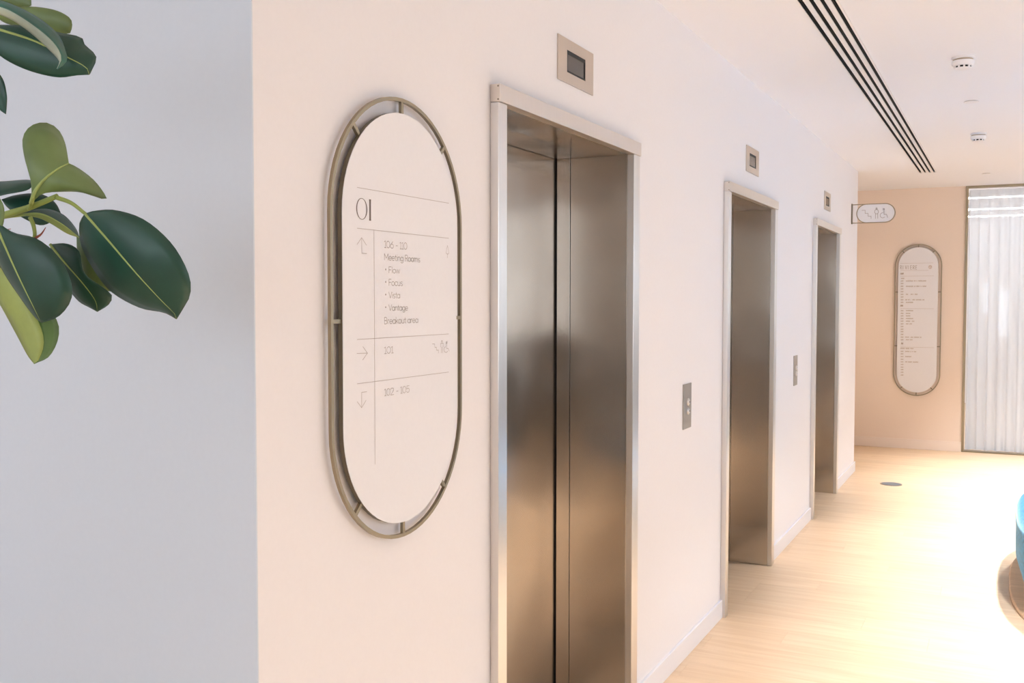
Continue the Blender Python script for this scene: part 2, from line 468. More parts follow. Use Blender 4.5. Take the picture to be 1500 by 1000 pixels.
def call_plate(off, label):
    cx, cz = 4.206 + off, 1.0925
    root = empty('lift_call_plate', (cx, D, cz - .097), label, 'call panel', 'lift call plates on the plaster wall')
    MB().box(cx - .060, cx + .060, D - .004, D - .0003, cz - .097, cz + .097).build('face_plate', M_plate, root, bevel=.001)
    for z in (cz + .0175, cz - .0215):
        p = MB().lathe([(.0165, 0), (.0165, .003), (.0145, .0045), (.0125, .0045), (.012, .002), (0.0005, .002)], (cx + .008, D - .004, z), 24, axis='y').build('button', M_steel_l, root)
        MB().lathe([(.0115, 0), (.0115, .005), (.009, .0068), (.0005, .0072)], (cx + .008, D - .0045, z), 20, axis='y').build('button_cap', M_steel_l, p)
        MB().lathe([(.004, 0), (.004, .0004), (.0005, .0004)], (cx + .009, D - .0118, z), 12, axis='y').build('button_mark', M_black, p)
call_plate(0, 'steel call plate with two round buttons before the middle lift')
call_plate(2.447, 'steel call plate between the middle and farthest lifts')

# ------------------------------------------------------------------ stroke lettering
def arc(cx, cy, rx, ry, a0, a1, n=12):
    return [(cx + rx * math.cos(math.radians(a0 + (a1 - a0) * i / n)), cy + ry * math.sin(math.radians(a0 + (a1 - a0) * i / n))) for i in range(n + 1)]
XH = .64
def _o(cx=.3, w=.27): return arc(cx, XH / 2, w, XH / 2, 0, 360, 18)
G = {
 ' ': (.32, []), '-': (.42, [[(.06, .42), (.36, .42)]]),
 '0': (.68, [arc(.32, .5, .29, .5, 0, 360, 20)]),
 '1': (.36, [[(.02, .86), (.2, 1), (.2, 0)], [(.05, 0), (.35, 0)]]),
 '2': (.60, [arc(.28, .74, .26, .26, 170, -35, 10) + [(.02, 0), (.56, 0)]]),
 '5': (.60, [[(.5, 1), (.1, 1), (.06, .56)] + arc(.27, .32, .27, .32, 130, -150, 14)]),
 '6': (.62, [[(.46, 1)] + arc(.3, .31, .27, .31, 150, -210, 20)]),
 'M': (.90, [[(.05, 0), (.05, 1), (.41, .3), (.77, 1), (.77, 0)]]),
 'e': (.62, [[(.04, .33), (.56, .33)] + arc(.3, .32, .26, .32, 0, 320, 16)]),
 't': (.36, [[(.16, .9), (.16, .08), (.3, 0)], [(.0, XH), (.32, XH)]]),
 'i': (.22, [[(.1, 0), (.1, XH)], [(.1, .84), (.1, .92)]]),
 'n': (.58, [[(.06, 0), (.06, XH)], [(.06, .4)] + arc(.28, .4, .22, .24, 180, 0, 10) + [(.5, 0)]]),
 'g': (.64, [_o(), [(.57, XH), (.57, -.1)] + arc(.31, -.1, .26, .2, 0, -150, 10)]),
 'R': (.66, [[(.06, 0), (.06, 1), (.32, 1)] + arc(.32, .75, .24, .25, 90, -90, 10) + [(.06, .5)], [(.3, .5), (.58, 0)]]),
 'o': (.62, [_o()]),
 'm': (.92, [[(.06, 0), (.06, XH)], [(.06, .42)] + arc(.25, .42, .19, .22, 180, 0, 8) + [(.44, 0)], [(.44, .42)] + arc(.63, .42, .19, .22, 180, 0, 8) + [(.82, 0)]]),
 's': (.52, [arc(.24, .48, .2, .16, 40, 270, 8) + arc(.24, .16, .21, .16, 90, -140, 8)]),
 'F': (.56, [[(.06, 0), (.06, 1), (.5, 1)], [(.06, .52), (.44, .52)]]),
 'l': (.22, [[(.1, 0), (.1, 1)]]),
 'w': (.78, [[(.02, XH), (.2, 0), (.38, XH), (.56, 0), (.74, XH)]]),
 'c': (.56, [arc(.3, XH / 2, .26, XH / 2, 45, 315, 14)]),
 'u': (.58, [[(.06, XH), (.06, .24)] + arc(.28, .24, .22, .24, 180, 360, 10) + [(.5, XH)], [(.5, .24), (.5, 0)]]),
 'V': (.70, [[(.02, 1), (.34, 0), (.66, 1)]]),
 'a': (.64, [_o(), [(.57, XH), (.57, 0)]]),
 'B': (.64, [[(.06, 0), (.06, 1), (.3, 1)] + arc(.3, .76, .22, .24, 90, -90, 8) + [(.06, .52)], [(.3, .52)] + arc(.3, .26, .26, .26, 90, -90, 8) + [(.06, 0)]]),
 'r': (.38, [[(.06, 0), (.06, XH)], [(.06, .38)] + arc(.28, .38, .22, .26, 180, 80, 6)]),
 'k': (.54, [[(.06, 0), (.06, 1)], [(.46, XH), (.06, .26)], [(.2, .38), (.5, 0)]]),
 'E': (.60, [[(.5, 1), (.06, 1), (.06, 0), (.5, 0)], [(.06, .52), (.44, .52)]]),
 'I': (.24, [[(.1, 0), (.1, 1)]]),
}
def text_strokes(s, track=.0):
    x = 0; out = []
    for ch in s:
        w, st = G[ch]
        for pl in st: out.append([(px + x, pz) for px, pz in pl])
        x += w + track
    return out, x
class Sheet:
    """flat lettering on a plane: 2-D strokes turned into thin raised ribbons"""
    def __init__(s, O, ex, ey, n): s.O, s.ex, s.ey, s.n = Vector(O), Vector(ex), Vector(ey), Vector(n); s.mb = MB()
    def P(s, a, b, h=.0005): return s.O + s.ex * a + s.ey * b + s.n * h
    def line(s, pl, w):
        for (a, c) in zip(pl[:-1], pl[1:]):
            d = Vector((c[0] - a[0], c[1] - a[1]))
            if d.length < 1e-6: continue
            d.normalize(); e = d * (w * .35); q = Vector((-d.y, d.x)) * (w / 2)
            A = Vector(a) - e; B = Vector(c) + e
            s.mb.add([s.P(*(A - q)), s.P(*(B - q)), s.P(*(B + q)), s.P(*(A + q))], [(0, 1, 2, 3)])
    def fill(s, loop): s.mb.add([s.P(*p) for p in loop], [tuple(range(len(loop)))])
    def ring(s, outer, inner):
        n = len(outer)
        s.mb.add([s.P(*p) for p in outer] + [s.P(*p) for p in inner], [(i, (i + 1) % n, n + (i + 1) % n, n + i) for i in range(n)])
    def done(s, name, m, parent):
        o = s.mb.build(name, m, parent); s.mb = MB(); return o

def stadium(hw, hh, n=20):
    """2-D outline of a pill, half sizes hw x hh (vertical or horizontal), counter-clockwise"""
    pts = []
    if hh >= hw:
        k = hh - hw
        pts += [(hw * math.cos(PI * i / n), k + hw * math.sin(PI * i / n)) for i in range(n + 1)]
        pts += [(-hw * math.cos(PI * i / n), -k - hw * math.sin(PI * i / n)) for i in range(n + 1)]
    else:
        k = hw - hh
        pts += [(k + hh * math.sin(PI * i / n), -hh * math.cos(PI * i / n)) for i in range(n + 1)]
        pts += [(-k - hh * math.sin(PI * i / n), hh * math.cos(PI * i / n)) for i in range(n + 1)]
    return pts
def slab(mb, loop, P, h0, h1):
    n = len(loop)
    mb.add([P(a, c, h0) for a, c in loop] + [P(a, c, h1) for a, c in loop],
           [tuple(range(n)), tuple(range(2 * n - 1, n - 1, -1))] + [(i, (i + 1) % n, n + (i + 1) % n, n + i) for i in range(n)])
def ringslab(mb, lo, li, P, h0, h1):
    n = len(lo)
    v = [P(a, c, h0) for a, c in lo] + [P(a, c, h0) for a, c in li] + [P(a, c, h1) for a, c in lo] + [P(a, c, h1) for a, c in li]
    f = []
    for i in range(n):
        j = (i + 1) % n
        f += [(i, j, n + j, n + i), (2 * n + i, 3 * n + i, 3 * n + j, 2 * n + j), (i, 2 * n + i, 2 * n + j, j), (n + i, n + j, 3 * n + j, 3 * n + i)]
    mb.add(v, f)

def pill_sign(name, O, ex, n, hw, hh, gap, bar, depth, panel_h, pegs, label, panel_mat, group=None):
    ey = Vector((0, 0, 1)); sh = Sheet(O, ex, ey, n)
    root = empty(name, Vector(O) - Vector((0, 0, hh)), label, 'sign', group)
    mb = MB(); ringslab(mb, stadium(hw, hh, 32), stadium(hw - bar, hh - bar, 32), sh.P, depth[0], depth[1])
    autosmooth(mb.build('frame', M_bronze, root))
    pw, ph = hw - bar - gap, hh - bar - gap
    mb = MB(); slab(mb, stadium(pw, ph, 32), sh.P, .010, panel_h - .0015)
    autosmooth(mb.build('backing', M_darkbronze, root))
    for dz in (-.25, .25):
        mb = MB(); slab(mb, [(x_ * .02, dz + z_ * .02) for x_, z_ in stadium(1, 1, 10)], sh.P, .0003, .010); mb.build('standoff', M_darkbronze, root)
    mb = MB(); slab(mb, stadium(pw, ph, 32), sh.P, panel_h - .0015, panel_h)
    autosmooth(mb.build('panel', panel_mat, root))
    for (px, pz, ang) in pegs:
        d = Vector((math.cos(ang), math.sin(ang))); q = Vector((-d.y, d.x)) * .0042
        A = Vector((px, pz)) - d * (.004); B = Vector((px, pz)) + d * (gap + .003)
        loop = [A - q, B - q, B + q, A + q]
        mb = MB(); slab(mb, [tuple(p) for p in loop], sh.P, depth[0], depth[1] - .0005)
        mb.build('peg', M_bronze, root)
    return root, Sheet(Vector(O) + Vector(n) * panel_h, ex, ey, n), pw, ph

def pill_pegs(pw, ph, sides):
    k = ph - pw
    P = [(0, ph, PI / 2), (0, -ph, -PI / 2)]
    for a in (45, 135): P.append((pw * math.cos(math.radians(a)), k + pw * math.sin(math.radians(a)), math.radians(a)))
    for a in (-45, -135): P.append((pw * math.cos(math.radians(a)), -k + pw * math.sin(math.radians(a)), math.radians(a)))
    for z in sides: P += [(pw, z, 0), (-pw, z, PI)]
    return P

# ------------------------------------------------------------------ near directory sign
CX, CZ = 1.9210, 1.5053
HW, HH, GP, BAR = .2697, .4925, .0270, .008
PHT = .022
pw, ph = HW - BAR - GP, HH - BAR - GP
sign, sh, pw, ph = pill_sign('directory_sign', (CX, D, CZ), (1, 0, 0), (0, -1, 0), HW, HH, GP, BAR, (.010, .018), PHT,
                             pill_pegs(pw, ph, [0]), 'large white oval directory sign in a bronze ring beside the nearest lift', M_panel)
YP = D - PHT
def sp(u, v): p = on_y(u, v, YP); return (p.x - CX, p.z - CZ)
LW = .0011
def hline(p, q):
    a, c = sp(*p), sp(*q); z = (a[1] + c[1]) / 2; sh.line([(a[0], z), (c[0], z)], .0011); sh.done('divider_line', M_ink, sign)
for p, q in [((523, 275), (657, 297)), ((523, 334), (657, 349)), ((523, 497), (657, 489)), ((523, 561), (657, 545.5))]: hline(p, q)
a, c = sp(547.5, 336.5), sp(547.8, 680); sh.line([(a[0], a[1]), (a[0], c[1])], .0011)
sh.done('divider_line', M_ink, sign)
# arrows
for pls in ([[(529.5, 348), (529.8, 370.8), (536.8, 371.3)], [(522.7, 358), (529.5, 348), (536.5, 359)]],
            [[(522.5, 517.5), (538, 517)], [(531.3, 507.5), (538, 517), (531, 527)]],
            [[(537, 573.5), (529.5, 574.5), (529.5, 597)], [(523, 588), (529.5, 597), (536, 586)]]):
    for pl in pls: sh.line([sp(*p) for p in pl], LW)
    sh.done('arrow', M_ink, sign)
# floor number
o0, o1 = sp(521.5, 305.5), sp(537.8, 306.5); zt = sp(529, 290)[1]; zb = sp(529, 321.5)[1]
ocx, ocz, orx, orz = (o0[0] + o1[0]) / 2, (zt + zb) / 2, (o1[0] - o0[0]) / 2, (zt - zb) / 2
N = 40
sh.ring([(ocx + orx * math.cos(2 * PI * i / N), ocz + orz * math.sin(2 * PI * i / N)) for i in range(N)],
        [(ocx + (orx - .0034) * math.cos(2 * PI * i / N), ocz + (orz - .0011) * math.sin(2 * PI * i / N)) for i in range(N)])
i0 = sp(540.7, 310); i1 = sp(543.1, 310)
sh.fill([(i0[0] - .0008, zb), (i1[0] + .0008, zb), (i1[0], zb + .004), (i1[0], zt - .004), (i1[0] + .0008, zt), (i0[0] - .0008, zt), (i0[0], zt - .004), (i0[0], zb + .004)])
sh.done('floor_number', M_inkdark, sign)
# room names
def write(sheet, s, x0, z0, cap, x1, w, conv=None):
    st, wid = text_strokes(s)
    k = (x1 - x0) / wid
    for pl in st: sheet.line([(x0 + px * k, z0 + pz * cap) for px, pz in pl], w)
for s, (lu, lb, lt), ru in [('106 - 110', (562.5, 362.5, 352.5), 596.5), ('Meeting Rooms', (562.5, 380.6, 371.2), 615.5), ('Flow', (569, 399.6, 390.6), 585.5),
                            ('Focus', (569, 418, 408.8), 590), ('Vista', (569, 436.4, 427.4), 586), ('Vantage', (569, 454.8, 446), 597.5),
                            ('Breakout area', (562.5, 474.3, 464.8), 612.5), ('101', (562.5, 517.9, 508.2), 576.2), ('102 - 105', (562.5, 579.8, 569.8), 600)]:
    a = sp(lu, lb); t = sp(lu, lt); r = sp(ru, lb)
    write(sh, s, a[0], a[1], t[1] - a[1], r[0], LW)
    if lu == 569:
        d = sp(564.7, (lb + lt) / 2 - .6); q = .0016
        sh.fill([(d[0] - q, d[1] - q), (d[0] + q, d[1] - q), (d[0] + q, d[1] + q), (d[0] - q, d[1] + q)])
    sh.done('lettering', M_ink, sign)
# pictograms
def strokes_px(sheet, conv, pls, w):
    for pl in pls: sheet.line([conv(*p) for p in pl], w)
def circ(cx, cy, rx, ry, a0=0, a1=360, n=14): return arc(cx, cy, rx, ry, a0, a1, n)
strokes_px(sh, sp, [[(655.2, 359.5), (654.0, 364.5), (653.2, 370.5), (655.2, 372.5), (657.3, 371), (656.4, 365), (655.2, 359.5)], [(655.2, 371), (655.2, 377.5)]], .0011)
sh.done('tree_pictogram', M_ink, sign)
strokes_px(sh, sp, [[(633, 503.5), (636.3, 503.5), (636.8, 508.7), (639, 508.5), (639.2, 512.8), (642, 512.6), (642, 517)]], .0012)
sh.done('stairs_pictogram', M_ink, sign)
strokes_px(sh, sp, [circ(647.1, 499.8, .8, 1.2), [(645.3, 508), (645.3, 502.8), (649, 502.5), (649, 508)], [(646.4, 508), (646.4, 516.5)], [(648, 508), (648, 516.4)]], .0012)
sh.done('person_pictogram', M_ink, sign)
strokes_px(sh, sp, [circ(653.9, 501.8, .8, 1.3), [(653.9, 504.8), (653.9, 510.2), (656.3, 510.2), (657.8, 514.3)], arc(653, 511.8, 2.9, 4.2, -100, -330, 12)], .0012)
sh.done('wheelchair_pictogram', M_ink, sign)

# ------------------------------------------------------------------ directory sign on the back wall
B = XB
c2 = on_x(1344, 468.5, B - .028)
HW2, HH2, GP2, BAR2 = .2275, .786, .026, .010
k2w, k2h = HW2 - BAR2 - GP2, HH2 - BAR2 - GP2
C2Y, C2Z = .8545, 1.341
sign2, sh2, _, _ = pill_sign('directory_sign', (B, C2Y, C2Z), (0, -1, 0), (-1, 0, 0), HW2, HH2, GP2, BAR2, (.010, .019), PHT,
                             pill_pegs(k2w, k2h, [.29, -.27]), 'tall oval directory sign in a bronze ring on the warm-lit back wall', M_panel)
def sp2(u, v): p = on_x(u, v, B - PHT); return (-(p.y - C2Y), p.z - C2Z)
for i, ch in enumerate('RIVIERE'):
    u = 1318.4 + i * 3.75
    a = sp2(u, 394.2); t = sp2(u, 388.8); r = sp2(u + 2.6, 394.2)
    write(sh2, ch, a[0], a[1], t[1] - a[1], r[0] if ch != 'I' else (a[0] + r[0]) / 2, .0042)
sh2.done('title_lettering', M_ink, sign2)
for (u0, u1, v) in [(1319, 1367, 385.6), (1319, 1360, 396.2), (1319, 1368, 404.3), (1319, 1368, 451.8), (1319, 1368, 508)]:
    a, c = sp2(u0, v), sp2(u1, v); sh2.line([(a[0], a[1]), (c[0], a[1])], .0022); sh2.done('divider_line', M_inkfaint, sign2)
k = sp2(1362.6, 391); cr = .017
sh2.ring([(k[0] + cr * math.cos(2 * PI * i / 24), k[1] + cr * 1.1 * math.sin(2 * PI * i / 24)) for i in range(24)],
         [(k[0] + cr * .72 * math.cos(2 * PI * i / 24), k[1] + cr * .8 * math.sin(2 * PI * i / 24)) for i in range(24)])
sh2.line([(k[0] - .008, k[1] + .008), (k[0], k[1] - .01), (k[0] + .008, k[1] + .008), (k[0] - .008, k[1] + .008)], .004)
sh2.done('crest', M_crest, sign2)
# rows of lettering too small to read
ROWS = [(1319, 1324, 400.6, 1), (1320, 1325, 407.6, 0), (1327, 1357, 411.4, 0), (1327, 1357, 419.2, 0), (1327, 1344, 430.9, 0), (1326, 1354, 438.9, 0), (1327, 1338, 442.7, 0),
        (1319, 1323, 447.6, 1), (1327, 1338, 454.8, 0), (1327, 1333, 458.7, 0), (1327, 1333, 462.5, 0), (1327, 1338, 466.4, 0), (1327, 1339, 470.2, 0), (1327, 1336, 474.1, 0),
        (1326, 1350, 493.5, 0), (1327, 1337, 497.3, 0), (1320, 1323, 502.8, 1), (1319, 1338, 510, 0), (1326, 1342, 514.5, 0), (1326, 1335, 522, 0), (1326, 1345, 529.7, 0)]
for v in [411.4, 415, 419.2, 423, 427, 430.9, 434.8, 438.9, 442.7, 454.8, 458.7, 462.5, 466.4, 470.2, 474.1, 478, 482, 485.5, 489.5, 493.5, 497.3, 514.5, 518, 522, 526, 529.7, 533.5, 537.5, 541, 545, 549]:
    ROWS.append((1319.5, 1323.5, v, 0))
rr = random.Random(3)
for (u0, u1, v, big) in ROWS:
    a, c = sp2(u0, v), sp2(u1, v); h = .0062 if not big else .010
    x = a[0]; pl = []
    while x < c[0]:
        if rr.random() < .13 and x > a[0] + .02 and x < c[0] - .02: 
            if len(pl) > 1: sh2.line(pl, .0022)
            pl = []; x += .006; continue
        pl += [(x, a[1] - h * rr.uniform(.7, 1)), (x + .0028, a[1] + h * rr.uniform(.6, 1))]; x += .0056
    if len(pl) > 1: sh2.line(pl, .0022 if not big else .003)
    sh2.done('lettering', M_inkfaint, sign2)

# ------------------------------------------------------------------ projecting pill sign at the wall end
PX = 9.12
p0 = on_x(1254.6, 312, PX); p1 = on_x(1311.8, 312, PX)
zt = on_x(1284, 298.0, PX).z; zb = on_x(1284, 326.3, PX).z
pcy, pcz, phw, phh = (p0.y + p1.y) / 2, (zt + zb) / 2, (p0.y - p1.y) / 2, (zt - zb) / 2
proj = empty('projecting_sign', (PX, D, zb), 'small pill-shaped toilet sign projecting from the end of the lift wall', 'sign')
shp = Sheet((PX, pcy, pcz), (0, -1, 0), (0, 0, 1), (-1, 0, 0))
mb = MB(); ringslab(mb, stadium(phw, phh, 24), stadium(phw - .007, phh - .007, 24), shp.P, -.011, .011)
autosmooth(mb.build('frame', M_bronze, proj))
mb = MB(); slab(mb, stadium(phw - .007, phh - .007, 24), shp.P, -.008, .008)
autosmooth(mb.build('panel', M_panel, proj))
MB().box(PX - .022, PX + .022, D - .008, D - .0003, zb - .004, zt + .004).build('wall_plate', M_darkbronze, proj)
for z in (zt - .007, zb): MB().box(PX - .006, PX + .006, pcy + phw - phh + .002, D - .008, z, z + .007).build('bracket_arm', M_bronze, proj)
shp = Sheet((PX - .008, pcy, pcz), (0, -1, 0), (0, 0, 1), (-1, 0, 0))
def sp3(u, v): p = on_x(u, v, PX - .008); return (-(p.y - pcy), p.z - pcz)
W3 = .0042
strokes_px(shp, sp3, [[(1262.6, 308), (1267.3, 307.8), (1267.3, 312.5), (1271.5, 312.3), (1271.7, 316.7), (1276, 316.5), (1276, 320)]], W3)
shp.done('stairs_pictogram', M_ink, proj)
strokes_px(shp, sp3, [circ(1284, 305.3, 1.0, 1.0), circ(1284, 310, 2.8, 3.2, 0, 360, 16), [(1282.5, 313), (1282.4, 320)], [(1285.7, 313), (1285.8, 319.8)]], W3)
shp.done('person_pictogram', M_ink, proj)
strokes_px(shp, sp3, [circ(1294.7, 306.2, 1, 1), [(1294.8, 308.7), (1295, 314), (1298.6, 313.8), (1300.3, 318.5)], arc(1293, 315.3, 3.7, 3.7, -80, -320, 14)], W3)
shp.done('wheelchair_pictogram', M_ink, proj)

# ------------------------------------------------------------------ curtained opening in the back wall
tr = empty('trim_1', (XB, YW, 0), kind='structure'); tr['label'] = 'bronze trim framing the curtained glass at the end of the lobby'
MB().box(XB - .012, XB + .05, YW - .024, YW, 0, H).build('trim_post', M_bronze, tr)
MB().box(XB - .012, XB + .05, YR, YW - .024, H - .024, H).build('trim_head', M_bronze, tr)
MB().box(XB - .004, XB + .10, YR, YW - .024, 0, .012).build('trim_sill', M_bronze, tr)
cb = MB(); cv = []; NX = 760; NZ = 10
y_a, y_b = YW - .028, YR + .02
rc = random.Random(5)
phs = [rc.uniform(0, 6.28) for _ in range(6)]
for j in range(NZ + 1):
    t = j / NZ; z = .018 + (H - .034 - .018) * t
    for i in range(NX + 1):
        y = y_a + (y_b - y_a) * i / NX
        s = (y_a - y) / .094 * 2 * PI
        w = math.sin(s + .7 * math.sin(y * 7.3 + phs[0]) + .25 * t) + 0.20 * math.sin(2.1 * s + phs[1] + t) + .25 * math.sin(.37 * s + phs[2])
        amp = .014 * (.8 + .35 * (1 - t))
        cv.append((XB + .085 + amp * w, y + .006 * math.sin(s * 1.0 + phs[3]), z - (.004 * math.sin(s) if j == 0 else 0)))
cf = [(j * (NX + 1) + i, j * (NX + 1) + i + 1, (j + 1) * (NX + 1) + i + 1, (j + 1) * (NX + 1) + i) for j in range(NZ) for i in range(NX)]
cb.add(cv, cf)
cur = cb.build('sheer_curtain', M_sheer, smooth=True)
tag(cur, 'white sheer floor-length curtain hanging beside the warm-lit back wall', 'curtain')
# the room behind the curtain
BX = 16.6
fb = MB().box(XB + .16, BX, YR - .2, 3, -.12, 0)
struct(fb.build('floor_back_room', M_oak), 'oak floor of the room behind the curtain')
struct(MB().box(XB + .16, BX, YR - .2, 3, H, H + .1).build('ceiling_back_room', M_ceil), 'ceiling of the room behind the curtain')
struct(MB().box(XB + .16, BX, 1.6, 1.7, 0, H).build('wall_back_room_left', M_wall), 'left wall of the room behind the curtain')
struct(MB().box(XB + .16, BX, YR - .2, YR - .06, 0, H).build('wall_back_room_right', M_wall), 'right wall of the room behind the curtain')
openings = [(on_x(1447, 480, BX).y, on_x(1438, 480, BX).y, 1.35, 1.8), (on_x(1477, 480, BX).y, on_x(1462, 480, BX).y, 1.0, 1.7), (-4.4, -1.4, .9, 2.5)]
b = MB(); yprev = 1.7
for (ya, yb, za, zb_) in openings:
    b.box(BX, BX + .16, yb, yprev, 0, H); b.box(BX, BX + .16, ya, yb, 0, za); b.box(BX, BX + .16, ya, yb, zb_, H); yprev = ya
b.box(BX, BX + .16, YR - .2, yprev, 0, H)
struct(b.build('wall_back_room_end', M_wall), 'end wall with windows in the room behind the curtain')
portal('window_portal', (BX + .2, -2.9, 1.7), (-1, 0, 0), 3.0, 1.6)
M_led = plain('led_diffuser', (.9, .9, .9), .5, emit=(.93, .97, 1.0), strength=27.0)
for i, (x, nm) in enumerate([(11.95, 'nearest'), (13.45, 'second'), (14.6, 'farthest')]):
    r = empty('linear_light', (x, -1.6, H), '%s bright ceiling light strip seen through the sheer curtain' % nm, 'light', 'light strips behind the curtain')
    MB().box(x - .05, x + .05, -4.3, 1.2, H - .05, H - .0005).build('housing', M_white, r)
    MB().box(x - .04, x + .04, -4.28, 1.18, H - .06, H - .05).build('diffuser', M_led, r)

# ------------------------------------------------------------------ ceiling fittings
dif = empty('slot_diffuser', (5.7, .687, H), 'long ceiling air diffuser with four black slots', 'air vent')
edges_y = [(SY1, .753), (.735, .714), (.697, .676), (.660, .638), (.622, SY0)]
for i, (ya, yb) in enumerate(edges_y):
    MB().box(SX0 + .001, SX1 - .001, min(ya, yb) + (.0005 if i == 4 else 0), max(ya, yb) - (.0005 if i == 0 else 0), H - .002, H + .03).build('rail', M_white, dif)
MB().box(SX0 + .001, SX0 + .012, SY0 + .0005, SY1 - .0005, H - .0019, H + .03).build('end_cap', M_white, dif)
MB().box(SX1 - .012, SX1 - .001, SY0 + .0005, SY1 - .0005, H - .0019, H + .03).build('end_cap', M_white, dif)
for (ya, yb) in [(.753, .735), (.714, .697), (.676, .660), (.638, .622)]:
    mb = MB().box(SX0 + .012, SX1 - .012, yb, ya, H + .022, H + .028)
    mb.build('slot', M_black, dif)
    MB().box(SX0 + .012, SX1 - .012, (ya + yb) / 2 + .0015, (ya + yb) / 2 + .0035, H + .004, H + .0219).build('blade', M_black, dif)
    MB().box(SX0 + .012, SX1 - .012, ya - .0012, ya - .0002, H + .001, H + .0218).build('slot_lining', M_black, dif)
    MB().box(SX0 + .012, SX1 - .012, yb + .0002, yb + .0012, H + .001, H + .0218).build('slot_lining', M_black, dif)

def detector(x, y, label, s=1.0):
    root = empty('smoke_detector', (x, y, H), label, 'smoke detector', 'smoke detectors on the ceiling')
    z = H - .0002
    autosmooth(MB().lathe([(.046 * s, -.012), (.050 * s, -.010), (.051 * s, 0)], (x, y, z), 40).build('base', M_white, root))
    autosmooth(MB().lathe([(.0445 * s, -.019), (.0445 * s, -.012)], (x, y, z), 40).build('gasket', M_tan, root))
    autosmooth(MB().lathe([(.018 * s, -.057), (.034 * s, -.055), (.0385 * s, -.052)], (x, y, z), 40).build('sensor_cap', M_white, root))
    autosmooth(MB().lathe([(.0345 * s, -.052), (.0345 * s, -.043)], (x, y, z), 40).build('vent_ring', M_black, root))
    autosmooth(MB().lathe([(.041 * s, -.043), (.048 * s, -.036), (.050 * s, -.025), (.0485 * s, -.019)], (x, y, z), 40).build('head', M_white, root))
    for i in range(10):
        a0 = 2 * PI * (i + .3) / 10
        q = MB(); r0, r1 = .0347 * s, .0405 * s; w = .11
        pts = []
        for zz in (z - .0522, z - .0428):
            rr0 = .0385 * s if zz < z - .05 else .041 * s
            for (r_, a_) in ((r0, a0 - w), (rr0, a0 - w), (rr0, a0 + w), (r0, a0 + w)): pts.append((x + r_ * math.cos(a_), y + r_ * math.sin(a_), zz))
        q.add(pts, [(0, 1, 2, 3), (7, 6, 5, 4), (0, 4, 5, 1), (1, 5, 6, 2), (2, 6, 7, 3), (3, 7, 4, 0)]).build('rib', M_white, root)
detector(5.262, .221, 'larger white smoke detector in front, with a tan collar')
detector(7.70, .217, 'smaller white smoke detector farther down the ceiling')
def cover(x, y, label):
    root = empty('sprinkler_cover', (x, y, H), label, 'sprinkler', 'flat discs on the ceiling')
    autosmooth(MB().lathe([(.036, -.0065), (.040, -.005), (.040, -.003)], (x, y, H), 36).build('disc', M_white, root))
    autosmooth(MB().lathe([(.033, -.003), (.033, -.0002)], (x, y, H), 36).build('collar', M_tan, root))
cover(6.45, .223, 'flat white ceiling disc between the two smoke detectors')
cover(10.16, .215, 'flat white ceiling disc beyond the end of the slot diffuser')

# recessed downlights: over the seating side, in the side corridor and behind the plant
def downlight(x, y, label, group, energy, color, cone, soft):
    m = bpy.data.materials.get('downlight_lens_%.2f' % color[2]) or plain('downlight_lens_%.2f' % color[2], (.9, .9, .9), .5, emit=color, strength=12.0)
    r = empty('downlight', (x, y, H), label, 'light', group)
    autosmooth(MB().lathe([(.060, -.004), (.066, -.002), (.066, -.0002)], (x, y, H), 32).build('bezel', M_white, r))
    autosmooth(MB().lathe([(.050, -.0055), (.050, -.0041)], (x, y, H), 32).build('lens', m, r))
    ld = bpy.data.lights.new('downlight_beam', 'SPOT'); ld.energy = energy; ld.color = color
    ld.spot_size = math.radians(cone); ld.spot_blend = 1.0; ld.shadow_soft_size = soft
    lo = bpy.data.objects.new('downlight_beam', ld); col.objects.link(lo); lo.location = (0, 0, -.062 - soft * .0); lo.parent = r
for i, (x, nm) in enumerate([(.8, 'first'), (2.6, 'second'), (4.4, 'third'), (6.2, 'fourth'), (8.0, 'fifth'), (9.8, 'sixth')]):
    downlight(x, -.55, '%s recessed downlight along the seating side, counted from the viewer' % nm, 'downlights above the seating side', (600, 540, 560, 760, 780, 800)[i], (.98, .98, 1.0), 87, .05)
downlight(10.35, 2.3, 'recessed downlight in the side corridor behind the lift wall', None, 60, (1, .77, .52), 150, .05)
downlight(.15, 2.7, 'recessed downlight over the rubber plant', None, 28, (1, .93, .88), 160, .10)

# ------------------------------------------------------------------ floor box and ottoman
fd = empty('floor_box', (8.955, .868, 0), 'round dark metal floor box set in the oak boards', 'floor outlet')
autosmooth(MB().lathe([(.088, 0.0002), (.088, .002), (.084, .0035), (.076, .0035)], (8.955, .868, 0), 40).build('rim', M_plate, fd))
autosmooth(MB().lathe([(.076, .0012), (.076, .0045), (.002, .0045)], (8.955, .868, 0), 40).build('lid', M_floor_disc, fd))

